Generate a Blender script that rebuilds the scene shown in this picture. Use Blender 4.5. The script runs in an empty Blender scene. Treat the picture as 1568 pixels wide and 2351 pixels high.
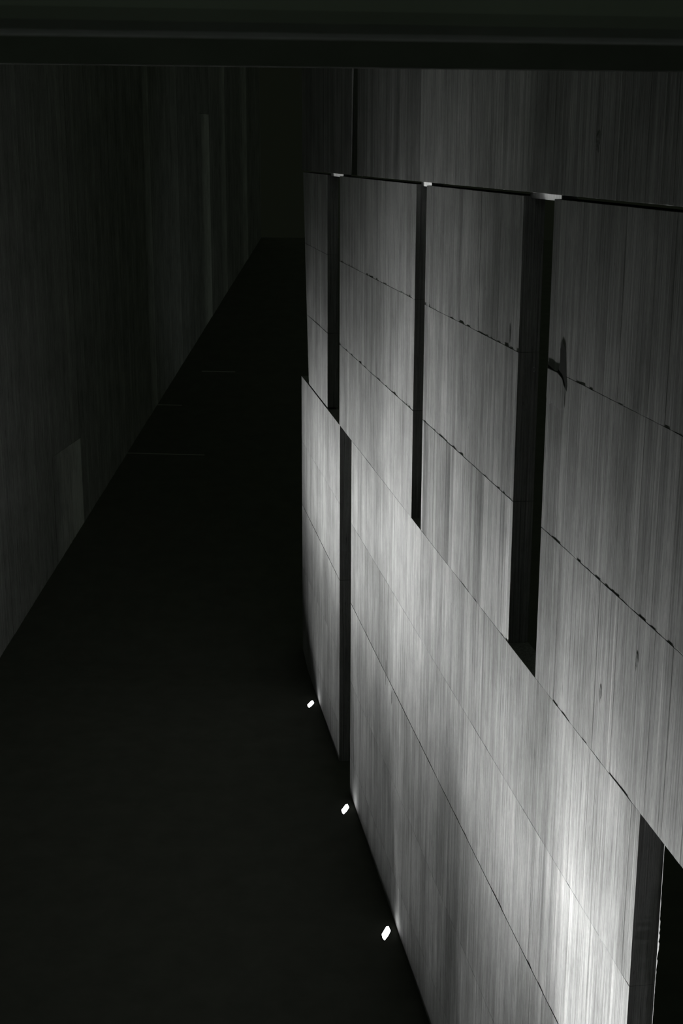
import bpy, bmesh, math, random
from mathutils import Vector, Matrix

random.seed(11)
C = bpy.context.scene.collection
SC = bpy.context.scene

# ------------------------------------------------------------------ camera
EYE = 9.288                      # eye height above the hall floor
cam_d = bpy.data.cameras.new('camera')
cam = bpy.data.objects.new('camera', cam_d)
C.objects.link(cam)
cam_d.sensor_fit = 'VERTICAL'
cam_d.sensor_height = 36.0
cam_d.sensor_width = 24.0
cam_d.lens = 3135.2 * 36.0 / 2351.0
cam_d.clip_start = 0.05
cam_d.clip_end = 300
cam_d.dof.use_dof = True
cam_d.dof.focus_distance = 14.0
cam_d.dof.aperture_fstop = 6.3
PT, RO = math.radians(14.680), math.radians(0.1487)
fwd = Vector((0, math.cos(PT), -math.sin(PT)))
up0 = Vector((0, math.sin(PT), math.cos(PT)))
rt0 = Vector((1, 0, 0))
rt = rt0 * math.cos(RO) + up0 * math.sin(RO)
up = up0 * math.cos(RO) - rt0 * math.sin(RO)
m = Matrix((rt, up, -fwd)).transposed().to_4x4()
m.translation = Vector((0, 0, EYE))
cam.matrix_world = m
SC.camera = cam

# ------------------------------------------------------------------ world, exposure
w = bpy.data.worlds.new('night')
SC.world = w
w.use_nodes = True
bg = w.node_tree.nodes['Background']
bg.inputs[0].default_value = (0.0037, 0.0045, 0.0029, 1)     # dim, faintly green night
bg.inputs[1].default_value = 1.0
SC.view_settings.view_transform = 'Standard'
SC.view_settings.look = 'None'
SC.view_settings.exposure = 0.0
SC.view_settings.gamma = 1.0
SC.view_settings.use_curve_mapping = False
SC.cycles.use_denoising = True
SC.cycles.max_bounces = 8
SC.cycles.diffuse_bounces = 5
SC.cycles.sample_clamp_indirect = 3.0

# added soft fill from above, lifting the dark floor and walls
sd = bpy.data.lights.new('overhead_fill', 'SUN')
sd.energy = 0.12; sd.angle = math.radians(120); sd.color = (0.82, 1.0, 0.72)
so = bpy.data.objects.new('overhead_fill', sd)
C.objects.link(so)
so.location = (0, 20, 20)

# added fill spot, hidden behind the lit wall's far end, brightening the left wall
hd = bpy.data.lights.new('left_wall_fill', 'SPOT')
hd.energy = 110; hd.shadow_soft_size = 0.15; hd.spot_size = math.radians(75); hd.spot_blend = 1.0; hd.color = (0.92, 1.0, 0.97)
ho = bpy.data.objects.new('left_wall_fill', hd)
C.objects.link(ho)
ho.location = (3.0, 33.0, 2.0)
ho.rotation_euler = (Vector((-4.3, 46.0, 8.0)) - ho.location).to_track_quat('-Z', 'Y').to_euler()

# ------------------------------------------------------------------ frames of the two walls
AZ = math.radians(8.575)         # the lit wall runs this far left of the view
DW = 2.94                        # its distance to the right of the eye
U = Vector((-math.sin(AZ), math.cos(AZ), 0))     # along the wall, away from the eye
N = Vector((math.cos(AZ), math.sin(AZ), 0))      # into the wall
TH = 0.168                       # wall thickness
def wp(s, off, z):               # a point given along the wall, out into the hall, up
    return U * s + N * (DW - off) + Vector((0, 0, z))
WALL_M = Matrix.Translation(N * DW) @ Matrix.Rotation(math.pi / 2 + AZ, 4, 'Z')
#   wall frame: x = along (s), y = out into the hall, z = up

LA = Vector((-6.494, 24.442, 0))                 # foot of the left wall where the ramp starts
LB = Vector((-3.198, 55.0, 6.10))                # its foot at the far end
lv = Vector((LB.x - LA.x, LB.y - LA.y, 0)); LLEN = lv.length; lv.normalize()
LSLOPE = LB.z / LLEN
LAZ = math.atan2(lv.x, lv.y)
LEFT_M = Matrix.Translation(LA) @ Matrix.Rotation(math.pi / 2 - LAZ, 4, 'Z')
#   left frame: x = along, y = into the wall (left), z = up

# ------------------------------------------------------------------ helpers
def obj(name, me, mat, parent=None, loc=None):
    o = bpy.data.objects.new(name, me)
    C.objects.link(o)
    if mat: me.materials.append(mat)
    if parent: o.parent = parent
    if loc: o.location = loc
    return o
def mesh(name, verts, faces, tones=None):
    me = bpy.data.meshes.new(name)
    me.from_pydata(verts, [], faces)
    if tones:
        a = me.attributes.new('tone', 'FLOAT', 'FACE')
        a.data.foreach_set('value', tones)
    me.update()
    return me
def box_mesh(name, x0, x1, y0, y1, z0, z1, bevel=0.0, seg=2):
    bm = bmesh.new()
    bmesh.ops.create_cube(bm, size=1)
    bmesh.ops.scale(bm, vec=(x1 - x0, y1 - y0, z1 - z0), verts=bm.verts)
    bmesh.ops.translate(bm, vec=((x0 + x1) / 2, (y0 + y1) / 2, (z0 + z1) / 2), verts=bm.verts)
    if bevel:
        bmesh.ops.bevel(bm, geom=bm.edges[:], offset=bevel, segments=seg, affect='EDGES', profile=0.5)
    me = bpy.data.meshes.new(name)
    bm.to_mesh(me); bm.free()
    return me
def prism_mesh(name, pts, z0, z1):
    n = len(pts)
    v = [(x, y, z0) for x, y in pts] + [(x, y, z1) for x, y in pts]
    f = [tuple(range(n - 1, -1, -1)), tuple(range(n, 2 * n))]
    f += [(i, (i + 1) % n, n + (i + 1) % n, n + i) for i in range(n)]
    return mesh(name, v, f)
def structure(o):
    o['kind'] = 'structure'
    return o

# ------------------------------------------------------------------ materials
def node(nt, kind, **kw):
    n = nt.nodes.new(kind)
    for k, v in kw.items(): setattr(n, k, v)
    return n
def math_n(nt, op, a, b=None, clamp=False):
    n = node(nt, 'ShaderNodeMath', operation=op, use_clamp=clamp)
    for i, v in enumerate((a, b)):
        if v is None: continue
        if isinstance(v, (int, float)): n.inputs[i].default_value = v
        else: nt.links.new(v, n.inputs[i])
    return n.outputs[0]
def map_n(nt, v, a, b, c, d):
    n = node(nt, 'ShaderNodeMapRange')
    nt.links.new(v, n.inputs[0])
    for i, x in enumerate((a, b, c, d)): n.inputs[1 + i].default_value = x
    return n.outputs[0]
def noise_n(nt, vec, scale, detail=3, rough=0.6):
    mp = node(nt, 'ShaderNodeMapping')
    nt.links.new(vec, mp.inputs[0])
    mp.inputs['Scale'].default_value = scale
    t = node(nt, 'ShaderNodeTexNoise')
    t.inputs['Scale'].default_value = 1.0
    t.inputs['Detail'].default_value = detail
    t.inputs['Roughness'].default_value = rough
    nt.links.new(mp.outputs[0], t.inputs['Vector'])
    return t.outputs['Fac']

def concrete(name, grey, frame=None, grain=1.0, tint=(0.985, 1.0, 0.99)):
    """board-marked concrete: fine upright grain, streaks, blotches and pores"""
    mt = bpy.data.materials.new(name)
    mt.use_nodes = True
    nt = mt.node_tree
    bs = nt.nodes['Principled BSDF']
    tc = node(nt, 'ShaderNodeTexCoord')
    if frame: tc.object = frame
    vec = tc.outputs['Object']
    at = node(nt, 'ShaderNodeAttribute', attribute_name='tone')
    tone = math_n(nt, 'ADD', at.outputs['Fac'], 1.0)
    f1 = map_n(nt, noise_n(nt, vec, (120, 120, 0.9), 5, 0.8), 0.3, 0.7, 1 - 0.60 * grain, 1 + 0.46 * grain)
    f2 = map_n(nt, noise_n(nt, vec, (36, 36, 0.35), 4, 0.7), 0.3, 0.7, 1 - 0.30 * grain, 1 + 0.30 * grain)
    f3 = map_n(nt, noise_n(nt, vec, (1.6, 1.6, 0.9), 6, 0.7), 0.3, 0.7, 0.74, 1.22)
    f4 = map_n(nt, noise_n(nt, vec, (300, 300, 24), 3, 0.6), 0.3, 0.7, 0.84, 1.14)
    hair = map_n(nt, noise_n(nt, vec, (90, 90, 2.6), 2, 0.5), 0.64, 0.72, 1.0, 0.5)     # dark slivers between boards
    pore = map_n(nt, noise_n(nt, vec, (26, 26, 7), 3, 0.6), 0.70, 0.77, 1.0, 0.5)
    v = tone
    for f in (f1, f2, f3, f4, hair, pore): v = math_n(nt, 'MULTIPLY', v, f)
    v = math_n(nt, 'MULTIPLY', v, grey)
    v = math_n(nt, 'MINIMUM', v, 0.75)
    cb = node(nt, 'ShaderNodeCombineColor')
    for i in range(3):
        nt.links.new(math_n(nt, 'MULTIPLY', v, tint[i]), cb.inputs[i])
    nt.links.new(cb.outputs[0], bs.inputs['Base Color'])
    bs.inputs['Roughness'].default_value = 0.95
    bs.inputs['Specular IOR Level'].default_value = 0.0     # dry, wholly matt
    h = math_n(nt, 'ADD', math_n(nt, 'MULTIPLY', f1, 0.6), math_n(nt, 'MULTIPLY', f4, 0.4))
    bp = node(nt, 'ShaderNodeBump')
    bp.inputs['Strength'].default_value = 0.10
    bp.inputs['Distance'].default_value = 0.002
    nt.links.new(h, bp.inputs['Height'])
    nt.links.new(bp.outputs[0], bs.inputs['Normal'])
    return mt

def plain(name, col, rough=0.6, metal=0.0, spec=0.3, var=0.15, scale=14.0):
    mt = bpy.data.materials.new(name)
    mt.use_nodes = True
    nt = mt.node_tree
    bs = nt.nodes['Principled BSDF']
    tc = node(nt, 'ShaderNodeTexCoord')
    n = noise_n(nt, tc.outputs['Object'], (scale, scale, scale), 4)
    k = map_n(nt, n, 0.3, 0.7, 1 - var, 1 + var)
    cb = node(nt, 'ShaderNodeCombineColor')
    for i in range(3): nt.links.new(math_n(nt, 'MULTIPLY', k, col[i]), cb.inputs[i])
    nt.links.new(cb.outputs[0], bs.inputs['Base Color'])
    bs.inputs['Roughness'].default_value = rough
    bs.inputs['Metallic'].default_value = metal
    bs.inputs['Specular IOR Level'].default_value = spec
    return mt

def emitter(name, col, k):
    mt = bpy.data.materials.new(name)
    mt.use_nodes = True
    nt = mt.node_tree
    nt.nodes.clear()
    e = node(nt, 'ShaderNodeEmission')
    e.inputs[0].default_value = (*col, 1); e.inputs[1].default_value = k
    out = node(nt, 'ShaderNodeOutputMaterial')
    nt.links.new(e.outputs[0], out.inputs[0])
    return mt

# the wall roots come first so that the concrete can be laid out in their frames
wall_r = structure(bpy.data.objects.new('wall_right', None)); C.objects.link(wall_r); wall_r.matrix_world = WALL_M
wall_l = structure(bpy.data.objects.new('wall_left', None)); C.objects.link(wall_l); wall_l.matrix_world = LEFT_M

M_WALL = concrete('board_marked_concrete', 0.40, wall_r)
M_LEFT = concrete('old_board_marked_concrete', 0.32, wall_l, 0.9)
M_SPALL = concrete('rough_patch_concrete', 0.46, wall_r, 0.5)
M_BEAM_SHADE = plain('shaded_beam_concrete', (0.28, 0.30, 0.27), 0.9, var=0.1, scale=3)  # far beam: darker colour stands for its shade
M_BEAM_LIT = plain('lit_beam_concrete', (0.68, 0.74, 0.72), 0.9, var=0.08, scale=3)  # near beam: paler colour stands in for the light on it
M_FLOOR = plain('black_stone_floor', (0.070, 0.074, 0.062), 0.85, spec=0.06, var=0.12, scale=2.5)
M_SEAM = plain('worn_steel_strip', (0.26, 0.26, 0.24), 0.6, spec=0.3)
M_BLACK = plain('blackened_metal', (0.012, 0.012, 0.012), 0.7, spec=0.1)
M_STEEL = plain('dull_steel', (0.35, 0.36, 0.36), 0.4, 0.8)
M_DARK = plain('dark_concrete', (0.03, 0.033, 0.03), 0.9, spec=0.15)
M_STAIN = plain('stained_concrete', (0.20, 0.205, 0.20), 0.95, spec=0.0, var=0.5, scale=40)
M_LENS = emitter('lit_glass', (1.0, 1.0, 1.0), 13.0)

# ------------------------------------------------------------------ concrete panels
def board_panel(s0, s1, z0, z1, depth=0.0, tone=0.0, lean=(0.0, 0.0), thick=TH, jag=0.0022, relief=0.0003, wmin=0.055, wmax=0.125, out=1, tone_var=0.13, ends=1.0):
    """one cast panel, its face stepped board by board; out=+1 faces +y, -1 faces -y"""
    cuts = [s0]
    while cuts[-1] < s1 - wmax * 1.2: cuts.append(cuts[-1] + random.uniform(wmin, wmax))
    if s1 - cuts[-1] < wmin * 0.6 and len(cuts) > 1: cuts.pop()
    cuts.append(s1)
    V, F, T = [], [], []
    front = []
    slow = 0.0
    for i in range(len(cuts) - 1):
        a, b = cuts[i], cuts[i + 1]
        y = out * (depth + random.uniform(-relief, relief))
        za, zb = z0 + random.uniform(0, jag), z1 - random.uniform(0, jag)
        la = lean if i == len(cuts) - 2 else (0.0, 0.0)
        k = len(V)
        V += [(a, y, za), (b + la[0], y, za), (b + la[1], y, zb), (a, y, zb)]
        F.append((k, k + 1, k + 2, k + 3) if out < 0 else (k + 1, k, k + 3, k + 2))
        slow = 0.6 * slow + random.uniform(-tone_var, tone_var) * 0.7
        T.append(tone + slow + random.uniform(-tone_var, tone_var) * 0.7)
        front.append(k)
    for p, q in zip(front, front[1:]):                      # the small steps between boards
        F.append((p + 1, q, q + 3, p + 2) if out < 0 else (q, p + 1, p + 2, q + 3)); T.append(tone - 0.15)
    yb = -out * thick
    k = len(V)
    V += [(s0, yb, z0), (s1 + lean[0], yb, z0), (s1 + lean[1], yb, z1), (s0, yb, z1)]
    lo_ring = [v for f in front for v in (f, f + 1)]
    hi_ring = [v for f in front for v in (f + 3, f + 2)]
    F.append((k + 1, k, k + 3, k + 2) if out < 0 else (k, k + 1, k + 2, k + 3)); T.append(tone)
    f0, f1 = front[0], front[-1]
    F.append((k, f0, f0 + 3, k + 3) if out < 0 else (f0, k, k + 3, f0 + 3)); T.append(-0.5 * ends)  # both end faces darkened in colour for the shade inside the slots
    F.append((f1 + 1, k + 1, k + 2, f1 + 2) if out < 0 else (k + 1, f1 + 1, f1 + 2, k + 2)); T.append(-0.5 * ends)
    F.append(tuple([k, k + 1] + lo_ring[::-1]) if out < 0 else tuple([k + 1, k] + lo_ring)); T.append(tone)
    F.append(tuple([k + 2, k + 3] + hi_ring) if out < 0 else tuple([k + 3, k + 2] + hi_ring[::-1])); T.append(-0.6 * ends)  # top face darkened likewise, for the shade on the slot sills
    return mesh('concrete_panel', V, F, T)

G = 0.0014                                                  # hairline joint between lifts
GW = {3.0: 0.006, 6.6: 0.004, 7.8: 0.002}                   # wider where the pour was stopped longer
LIFTS_LOW = [0.0, 0.6, 1.8, 3.0, 4.2, 5.4]
LIFTS_UP = [5.4, 6.6, 7.8, 9.0]
def right_panel(*a, **k):
    return obj('concrete_panel', board_panel(*a, **k), M_WALL, wall_r)

# lower storey: blocks between full-height slots
low_blocks = [(19.67, 24.40), (15.30, 18.57), (11.25, 15.298), (7.24, 11.248), (1.4, 5.2), (-1.5, 1.398)]
for bi, (a, b) in enumerate(low_blocks):
    for li in range(5):
        z0, z1 = LIFTS_LOW[li], LIFTS_LOW[li + 1]
        tone = random.uniform(-0.05, 0.05)
        dep = [0.0, 0.0002, 0.0005, -0.0001, 0.0][li]
        if bi == 1 and li == 3: tone -= 0.17                # darker cast beside the far slot
        if bi == 0 and li in (0, 1, 2): tone -= 0.05
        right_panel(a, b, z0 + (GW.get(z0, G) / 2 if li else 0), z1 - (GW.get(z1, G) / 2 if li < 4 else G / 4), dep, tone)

# upper storey: blocks set half a bay off, slots standing on the lower storey
up_blocks = [(21.00, 23.34), (14.32, 19.73), (10.28, 13.81), (3.6, 9.50), (-1.5, 3.598)]
for bi, (a, b) in enumerate(up_blocks):
    for li in range(3):
        z0, z1 = LIFTS_UP[li], LIFTS_UP[li + 1]
        zz0 = z0 + GW.get(z0, G) / 2 if li else z0 + (0.032 if bi == 0 else G / 4)
        zz1 = z1 - GW.get(z1, G) / 2 if li < 2 else z1 - 0.012
        lean = (0.0, 0.0)
        if bi == 0:
            lean = (0.68 * (z0 - 5.4) / 3.5, 0.68 * (z1 - 5.4) / 3.5)
        dep = [0.0, -0.0002, -0.0003][li]
        tone = random.uniform(-0.05, 0.05) + (0.06 if (bi == 2 and li == 0) else 0.0) - (0.08 if bi == 3 else 0)
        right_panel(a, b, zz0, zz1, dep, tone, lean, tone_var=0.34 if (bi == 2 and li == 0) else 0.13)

# top storey above a shadow gap
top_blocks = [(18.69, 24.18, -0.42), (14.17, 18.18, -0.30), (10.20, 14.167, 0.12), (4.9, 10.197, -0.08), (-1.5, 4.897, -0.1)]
for a, b, tone in top_blocks:
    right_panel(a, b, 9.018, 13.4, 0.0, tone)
# lintel lips bridging the slots under the top storey
for a, b in ((9.50, 10.28), (13.81, 14.32), (19.73, 21.00)):
    v = [(a, -0.050, 9.014), (b, -0.050, 9.014), (b, -0.052, 8.972), (a, -0.052, 8.972),
         (a, -TH, 9.014), (b, -TH, 9.014), (b, -TH, 8.972), (a, -TH, 8.972)]
    f = [(1, 0, 3, 2), (4, 5, 6, 7), (0, 1, 5, 4), (2, 3, 7, 6), (0, 4, 7, 3), (1, 2, 6, 5)]
    obj('lintel', mesh('lintel', v, f), M_SPALL, wall_r)

# broken back arris of the near slot, catching the added spot behind it
V, F = [], []
zs = [0.02 + i * 0.02 for i in range(269)]
for z in zs:
    rough = math.exp(-((z - 4.50) / 0.22) ** 2)
    c = 0.004 + 0.002 * random.random() + rough * random.choice((0.0, 0.004, 0.008, 0.013))
    V += [(7.239 - rough * 0.004 * random.random(), -TH - 0.001, z), (7.239 + c * 0.8, -TH - c, z), (7.30, -TH - c, z), (7.30, -TH - 0.001, z)]
for i in range(len(zs) - 1):
    p, q = 4 * i, 4 * i + 4
    for e in range(4):
        g = (e + 1) % 4
        F.append((p + e, p + g, q + g, q + e))
F.append((3, 2, 1, 0)); k = 4 * (len(zs) - 1); F.append((k, k + 1, k + 2, k + 3))
obj('broken_arris', mesh('broken_arris', V, F), M_SPALL, wall_r)

# repaired spall and iron fixing on the third slot
pts = [(9.500, 7.795), (9.255, 7.800), (9.150, 7.775), (9.084, 7.72), (9.084, 7.66), (9.071, 7.58), (9.185, 7.55), (9.360, 7.565), (9.482, 7.53), (9.505, 7.60), (9.498, 7.70)]
n = len(pts)
v = [(s, -0.001, z) for s, z in pts] + [(s + (0.006 if s < 9.42 else 0), 0.0012, z - 0.004) for s, z in pts]
f = [tuple(range(n, 2 * n))] + [(i, (i + 1) % n, n + (i + 1) % n, n + i) for i in range(n)]
obj('mortar_patch', mesh('mortar_patch', v, f), M_WALL, wall_r)
pts = [(9.325, 7.80), (9.255, 7.81), (9.211, 7.88), (9.220, 7.97), (9.176, 8.03), (9.106, 7.99), (9.084, 7.90), (9.062, 7.80), (9.036, 7.70), (9.084, 7.72), (9.150, 7.775), (9.255, 7.80), (9.500, 7.797), (9.500, 7.822)]
n = len(pts)
v = [(s, -0.002, z) for s, z in pts] + [(s, 0.0006, z) for s, z in pts]
f = [tuple(range(n, 2 * n))] + [(i, (i + 1) % n, n + (i + 1) % n, n + i) for i in range(n)]
obj('dark_chip', mesh('dark_chip', v, f), M_DARK, wall_r)  # flat dark piece laid just proud of the face
# small holes and stains left by the formwork
for s0_, z0_, w_, h_ in ((15.33, 2.86, 0.05, 0.11), (15.75, 3.02, 0.03, 0.22), (8.05, 5.86, 0.022, 0.07), (7.45, 6.30, 0.026, 0.06), (10.55, 7.88, 0.02, 0.10), (8.63, 9.36, 0.045, 0.07)):
    n = 9
    ring_ = [(s0_ + w_ * math.cos(2 * math.pi * i / n) * random.uniform(0.6, 1.1), z0_ + h_ * math.sin(2 * math.pi * i / n) * random.uniform(0.6, 1.1)) for i in range(n)]
    v = [(s, -0.004, z) for s, z in ring_] + [(s, 0.0006, z) for s, z in ring_]
    f = [tuple(range(n, 2 * n))] + [(i, (i + 1) % n, n + (i + 1) % n, n + i) for i in range(n)]
    obj('blemish', mesh('blemish', v, f), M_STAIN, wall_r)
# small iron eye left in the jamb
bm = bmesh.new()
R, r = 0.014, 0.0035
ring = []
for i in range(16):
    a = 2 * math.pi * i / 16
    row = []
    for j in range(6):
        b = 2 * math.pi * j / 6
        q = R + r * math.cos(b)
        row.append(bm.verts.new((10.262 + r * math.sin(b), -0.125 + q * math.cos(a) * 0.6, 7.665 + q * math.sin(a) * 1.3)))
    ring.append(row)
for i in range(16):
    for j in range(6):
        bm.faces.new((ring[i][j], ring[(i + 1) % 16][j], ring[(i + 1) % 16][(j + 1) % 6], ring[i][(j + 1) % 6]))
bmesh.ops.create_cone(bm, cap_ends=True, segments=8, radius1=0.004, radius2=0.004, depth=0.03,
                      matrix=Matrix.Translation((10.272, -0.125, 7.646)) @ Matrix.Rotation(math.pi / 2, 4, 'Y'))
me = bpy.data.meshes.new('iron_eye'); bm.to_mesh(me); bm.free()
obj('iron_eye', me, M_STEEL, wall_r)

# ------------------------------------------------------------------ left wall: upright cast strips with shallow piers
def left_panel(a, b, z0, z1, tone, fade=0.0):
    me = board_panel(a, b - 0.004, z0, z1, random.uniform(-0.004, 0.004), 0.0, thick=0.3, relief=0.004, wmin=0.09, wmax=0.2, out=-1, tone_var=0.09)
    if fade or tone:                                        # tone grows paler towards the panel's far edge
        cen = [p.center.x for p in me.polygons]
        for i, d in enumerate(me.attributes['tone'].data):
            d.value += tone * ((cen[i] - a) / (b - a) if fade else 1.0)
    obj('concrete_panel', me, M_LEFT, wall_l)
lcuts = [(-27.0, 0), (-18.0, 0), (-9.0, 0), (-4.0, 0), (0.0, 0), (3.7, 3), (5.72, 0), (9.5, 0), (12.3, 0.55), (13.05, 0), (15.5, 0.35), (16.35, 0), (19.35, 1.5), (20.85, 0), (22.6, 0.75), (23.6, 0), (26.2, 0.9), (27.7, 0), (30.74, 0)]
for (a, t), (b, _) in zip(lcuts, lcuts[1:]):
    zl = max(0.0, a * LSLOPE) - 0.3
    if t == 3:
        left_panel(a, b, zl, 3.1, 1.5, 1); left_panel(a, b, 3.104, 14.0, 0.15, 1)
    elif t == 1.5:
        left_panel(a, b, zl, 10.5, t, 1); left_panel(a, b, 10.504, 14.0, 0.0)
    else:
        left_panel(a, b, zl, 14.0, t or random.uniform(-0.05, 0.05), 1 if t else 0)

# ------------------------------------------------------------------ floor: level hall, then a ramp climbing away along the left wall
lr = Vector((lv.y, -lv.x, 0))                              # to the right of the left wall
p_l, p_r = LA - lr * 0.5, LA + lr * 12.0
q_l = p_l + lv * LLEN + Vector((0, 0, LB.z)); q_r = p_r + lv * LLEN + Vector((0, 0, LB.z))
n_l, n_r = Vector((-11.5, -4.0, 0)), Vector((9.0, -4.0, 0))
v = [n_l, n_r, p_r, p_l, q_r, q_l]
v = [tuple(x) for x in v] + [(x.x, x.y, x.z - 0.3) for x in v]
f = [(0, 1, 2, 3), (3, 2, 4, 5), (9, 8, 7, 6), (11, 10, 8, 9), (0, 6, 7, 1), (1, 7, 8, 2), (2, 8, 10, 4), (4, 10, 11, 5), (5, 11, 9, 3), (3, 9, 6, 0)]
floor = structure(obj('floor', mesh('floor', v, f), M_FLOOR))
def seam(d, x0, x1):
    a = LA + lv * d + lr * x0; b = LA + lv * d + lr * x1
    wdt = lv * 0.035 + Vector((0, 0, 0.035 * LSLOPE)); h = Vector((0, 0, d * LSLOPE))
    c = [a + h, b + h, b + h + wdt, a + h + wdt]
    vv = [tuple(x + Vector((0, 0, -0.01))) for x in c] + [tuple(x + Vector((0, 0, 0.012))) for x in c]
    obj('joint_strip', mesh('joint_strip', vv, [(3, 2, 1, 0), (4, 5, 6, 7), (0, 1, 5, 4), (1, 2, 6, 5), (2, 3, 7, 6), (3, 0, 4, 7)]), M_SEAM, floor)
seam(9.6, 0.0, 2.0); seam(12.9, 0.0, 0.7); seam(15.6, 0.7, 1.7)

# ------------------------------------------------------------------ two downstand beams crossing above the gallery edge
HW = Matrix.Rotation(AZ, 4, 'Z')
for nm, y0, y1, z, soft in (('trim_1', 3.03, 3.19, EYE + 0.243, 0.05), ('trim_2', 6.05, 6.13, EYE + 0.0594 * 6.05, 0.004)):
    beam = structure(obj(nm, box_mesh(nm, -9.0, DW - (0.02 if nm == 'trim_1' else 0.30), y0, y1, z, 13.2), M_BEAM_LIT if nm == 'trim_1' else M_BEAM_SHADE))
    beam.matrix_world = HW
    bv = beam.modifiers.new('soft_arris', 'BEVEL'); bv.width = soft; bv.segments = 3; bv.limit_method = 'ANGLE'

# ------------------------------------------------------------------ recessed floor uplights
# light put on the wall over height by one uplight (its photometric curve), straight behind it
PROFILE = [(0.0, 0.035), (0.5, 0.075), (1.0, 0.105), (1.6, 0.12), (2.2, 0.15), (2.8, 0.22), (3.4, 0.36), (4.2, 0.49), (5.0, 0.47), (5.8, 0.32), (6.6, 0.185), (7.4, 0.095), (8.2, 0.044), (9.0, 0.018), (10.0, 0.006), (12.0, 0.002), (16.0, 0.0005)]
OFF = 0.155
def uplight_lamp(name, power, spread, lead, c0, c1, reach):
    ld = bpy.data.lights.new(name, 'POINT')
    ld.shadow_soft_size = 0.02
    ld.energy = 1.0
    ld.use_nodes = True
    nt = ld.node_tree
    nt.nodes.clear()
    out = node(nt, 'ShaderNodeOutputLight')
    em = node(nt, 'ShaderNodeEmission')
    tc = node(nt, 'ShaderNodeTexCoord')
    sp = node(nt, 'ShaderNodeSeparateXYZ')
    nt.links.new(tc.outputs['Normal'], sp.inputs[0])
    x, y, z = sp.outputs
    zz = math_n(nt, 'MAXIMUM', z, 0.004)
    b = math_n(nt, 'MAXIMUM', math_n(nt, 'DIVIDE', math_n(nt, 'ABSOLUTE', y), zz), OFF / 30.0)
    hgt = math_n(nt, 'DIVIDE', OFF, b)                              # height at which this direction meets a wall OFF away
    a = math_n(nt, 'DIVIDE', x, zz)
    fc = node(nt, 'ShaderNodeFloatCurve')
    cu = fc.mapping.curves[0]
    top = max(e for _, e in PROFILE)
    pts = [(h / 16.0, e / top) for h, e in PROFILE]
    cu.points[0].location = pts[0]; cu.points[1].location = pts[-1]
    for q in pts[1:-1]: cu.points.new(*q)
    for q in cu.points: q.handle_type = 'AUTO_CLAMPED'
    fc.mapping.update()
    nt.links.new(math_n(nt, 'MULTIPLY', hgt, 1 / 16.0 / reach, True), fc.inputs['Value'])
    e = math_n(nt, 'MULTIPLY', fc.outputs[0], top)
    h3 = math_n(nt, 'POWER', math_n(nt, 'MINIMUM', hgt, 16.0), 3.0)
    k = math_n(nt, 'DIVIDE', math_n(nt, 'MULTIPLY', e, h3), OFF)    # candela for that light on the wall
    # the beam leans along the wall towards the gallery and is cut off on its other side
    ds = math_n(nt, 'ADD', math_n(nt, 'MULTIPLY', a, math_n(nt, 'MINIMUM', hgt, 8.0)), lead)
    q = math_n(nt, 'POWER', math_n(nt, 'DIVIDE', math_n(nt, 'ABSOLUTE', ds), spread), 4.0)
    g = math_n(nt, 'DIVIDE', 1.0, math_n(nt, 'ADD', 1.0, q))
    cut = node(nt, 'ShaderNodeMapRange', interpolation_type='SMOOTHSTEP')
    nt.links.new(a, cut.inputs[0])
    for i, c in enumerate((c0, c1, 1.0, 0.0)): cut.inputs[1 + i].default_value = c
    k = math_n(nt, 'MULTIPLY', math_n(nt, 'MULTIPLY', k, g), cut.outputs[0])
    tilt = math_n(nt, 'POWER', math_n(nt, 'ADD', 1.0, math_n(nt, 'POWER', math_n(nt, 'ABSOLUTE', math_n(nt, 'MAXIMUM', a, -30.0)), 2.0)), 1.5)
    k = math_n(nt, 'MULTIPLY', k, tilt)
    k = math_n(nt, 'MULTIPLY', k, math_n(nt, 'GREATER_THAN', z, 0.005))
    k = math_n(nt, 'MULTIPLY', k, map_n(nt, y, 0.0, 0.01, 1.0, 0.0))      # shielded on the hall side
    nt.links.new(math_n(nt, 'MULTIPLY', k, power), em.inputs[1])
    em.inputs[0].default_value = (1.0, 1.0, 0.985, 1)
    nt.links.new(em.outputs[0], out.inputs[0])
    return ld

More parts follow.
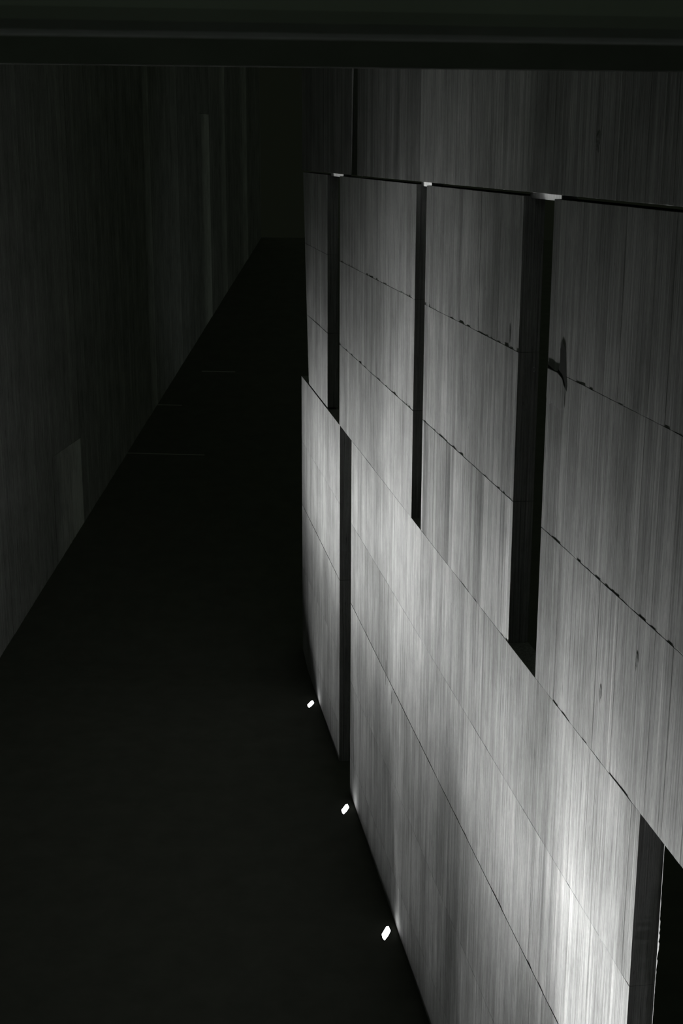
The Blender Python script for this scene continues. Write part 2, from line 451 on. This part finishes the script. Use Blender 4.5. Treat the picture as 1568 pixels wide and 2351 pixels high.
LENS = [(0.150, -0.034), (0.152, -0.060), (0.045, -0.067), (-0.066, -0.014), (-0.154, 0.044), (-0.108, 0.058), (-0.016, 0.055)]
def offset_poly(p, d):
    cx = sum(q[0] for q in p) / len(p); cy = sum(q[1] for q in p) / len(p)
    r = []
    for x, y in p:
        L = math.hypot(x - cx, y - cy)
        r.append((x + (x - cx) / L * d, y + (y - cy) / L * d))
    return r
def ring_mesh(name, inner, outer, z0, z1):
    n = len(inner)
    v = [(x, y, z) for p, z in ((inner, z0), (outer, z0), (outer, z1), (inner, z1)) for x, y in p]
    f = []
    for lo, hi in ((0, 1), (1, 2), (2, 3), (3, 0)):
        for i in range(n):
            j = (i + 1) % n
            f.append((lo * n + i, lo * n + j, hi * n + j, hi * n + i))
    return mesh(name, v, f)
lens_me = prism_mesh('lens', LENS, 0.0005, 0.004); lens_me.materials.append(M_LENS)
rim_me = ring_mesh('rim', offset_poly(LENS, 0.001), offset_poly(LENS, 0.022), 0.0, 0.006); rim_me.materials.append(M_BLACK)

# place along the wall, power, spread and lead along the wall, cut-off on the far side, reach up the wall
LIGHTS = [(22.03, 1.6, 3.0, 1.5, 0.5, 2.5, 0.88, 'small lit floor uplight at the foot of the far wall block, beyond the slot'),
          (18.04, 1.0, 2.3, 1.4, 0.08, 0.30, 0.97, 'lit floor uplight just on this side of the dark floor-to-ledge slot'),
          (14.71, 1.15, 2.2, 0.9, 0.20, 0.50, 1.13, 'largest and nearest lit floor uplight in view, by the long wall block'),
          (11.40, 1.3, 2.1, 2.0, 0.08, 0.28, 0.92, 'lit floor uplight under the third upper slot, nearer than the three others in view'),
          (8.10, 1.45, 2.2, 0.5, 0.06, 0.25, 0.85, 'lit floor uplight under the brightest wall patch, beside the near slot')]
for s, pw, sprd, lead, c0, c1, reach, label in LIGHTS:
    r_ = bpy.data.objects.new('floor_uplight', None)
    C.objects.link(r_)
    r_.matrix_world = WALL_M @ Matrix.Translation((s, OFF, 0.001))
    r_['label'] = label; r_['category'] = 'light'; r_['group'] = 'row of floor uplights along the concrete wall'
    for nm, me in (('lens', lens_me), ('rim', rim_me)):
        c = bpy.data.objects.new(nm, me); C.objects.link(c); c.parent = r_
    la = bpy.data.objects.new('uplight_lamp', uplight_lamp('uplight_lamp', pw * 64.0, sprd, lead, c0, c1, reach))
    C.objects.link(la)
    la.matrix_world = WALL_M @ Matrix.Translation((s, OFF, 0.014))

# added unseen spot behind the near slot, raking its back arris
ld = bpy.data.lights.new('arris_fill', 'SPOT')
ld.energy = 300; ld.shadow_soft_size = 0.03; ld.spot_size = math.radians(80); ld.spot_blend = 1.0
la = bpy.data.objects.new('arris_fill', ld)
C.objects.link(la)
src, dst = wp(7.20, -2.0, 4.62), wp(7.24, -0.17, 4.50)
la.location = src
la.rotation_euler = (dst - src).to_track_quat('-Z', 'Y').to_euler()
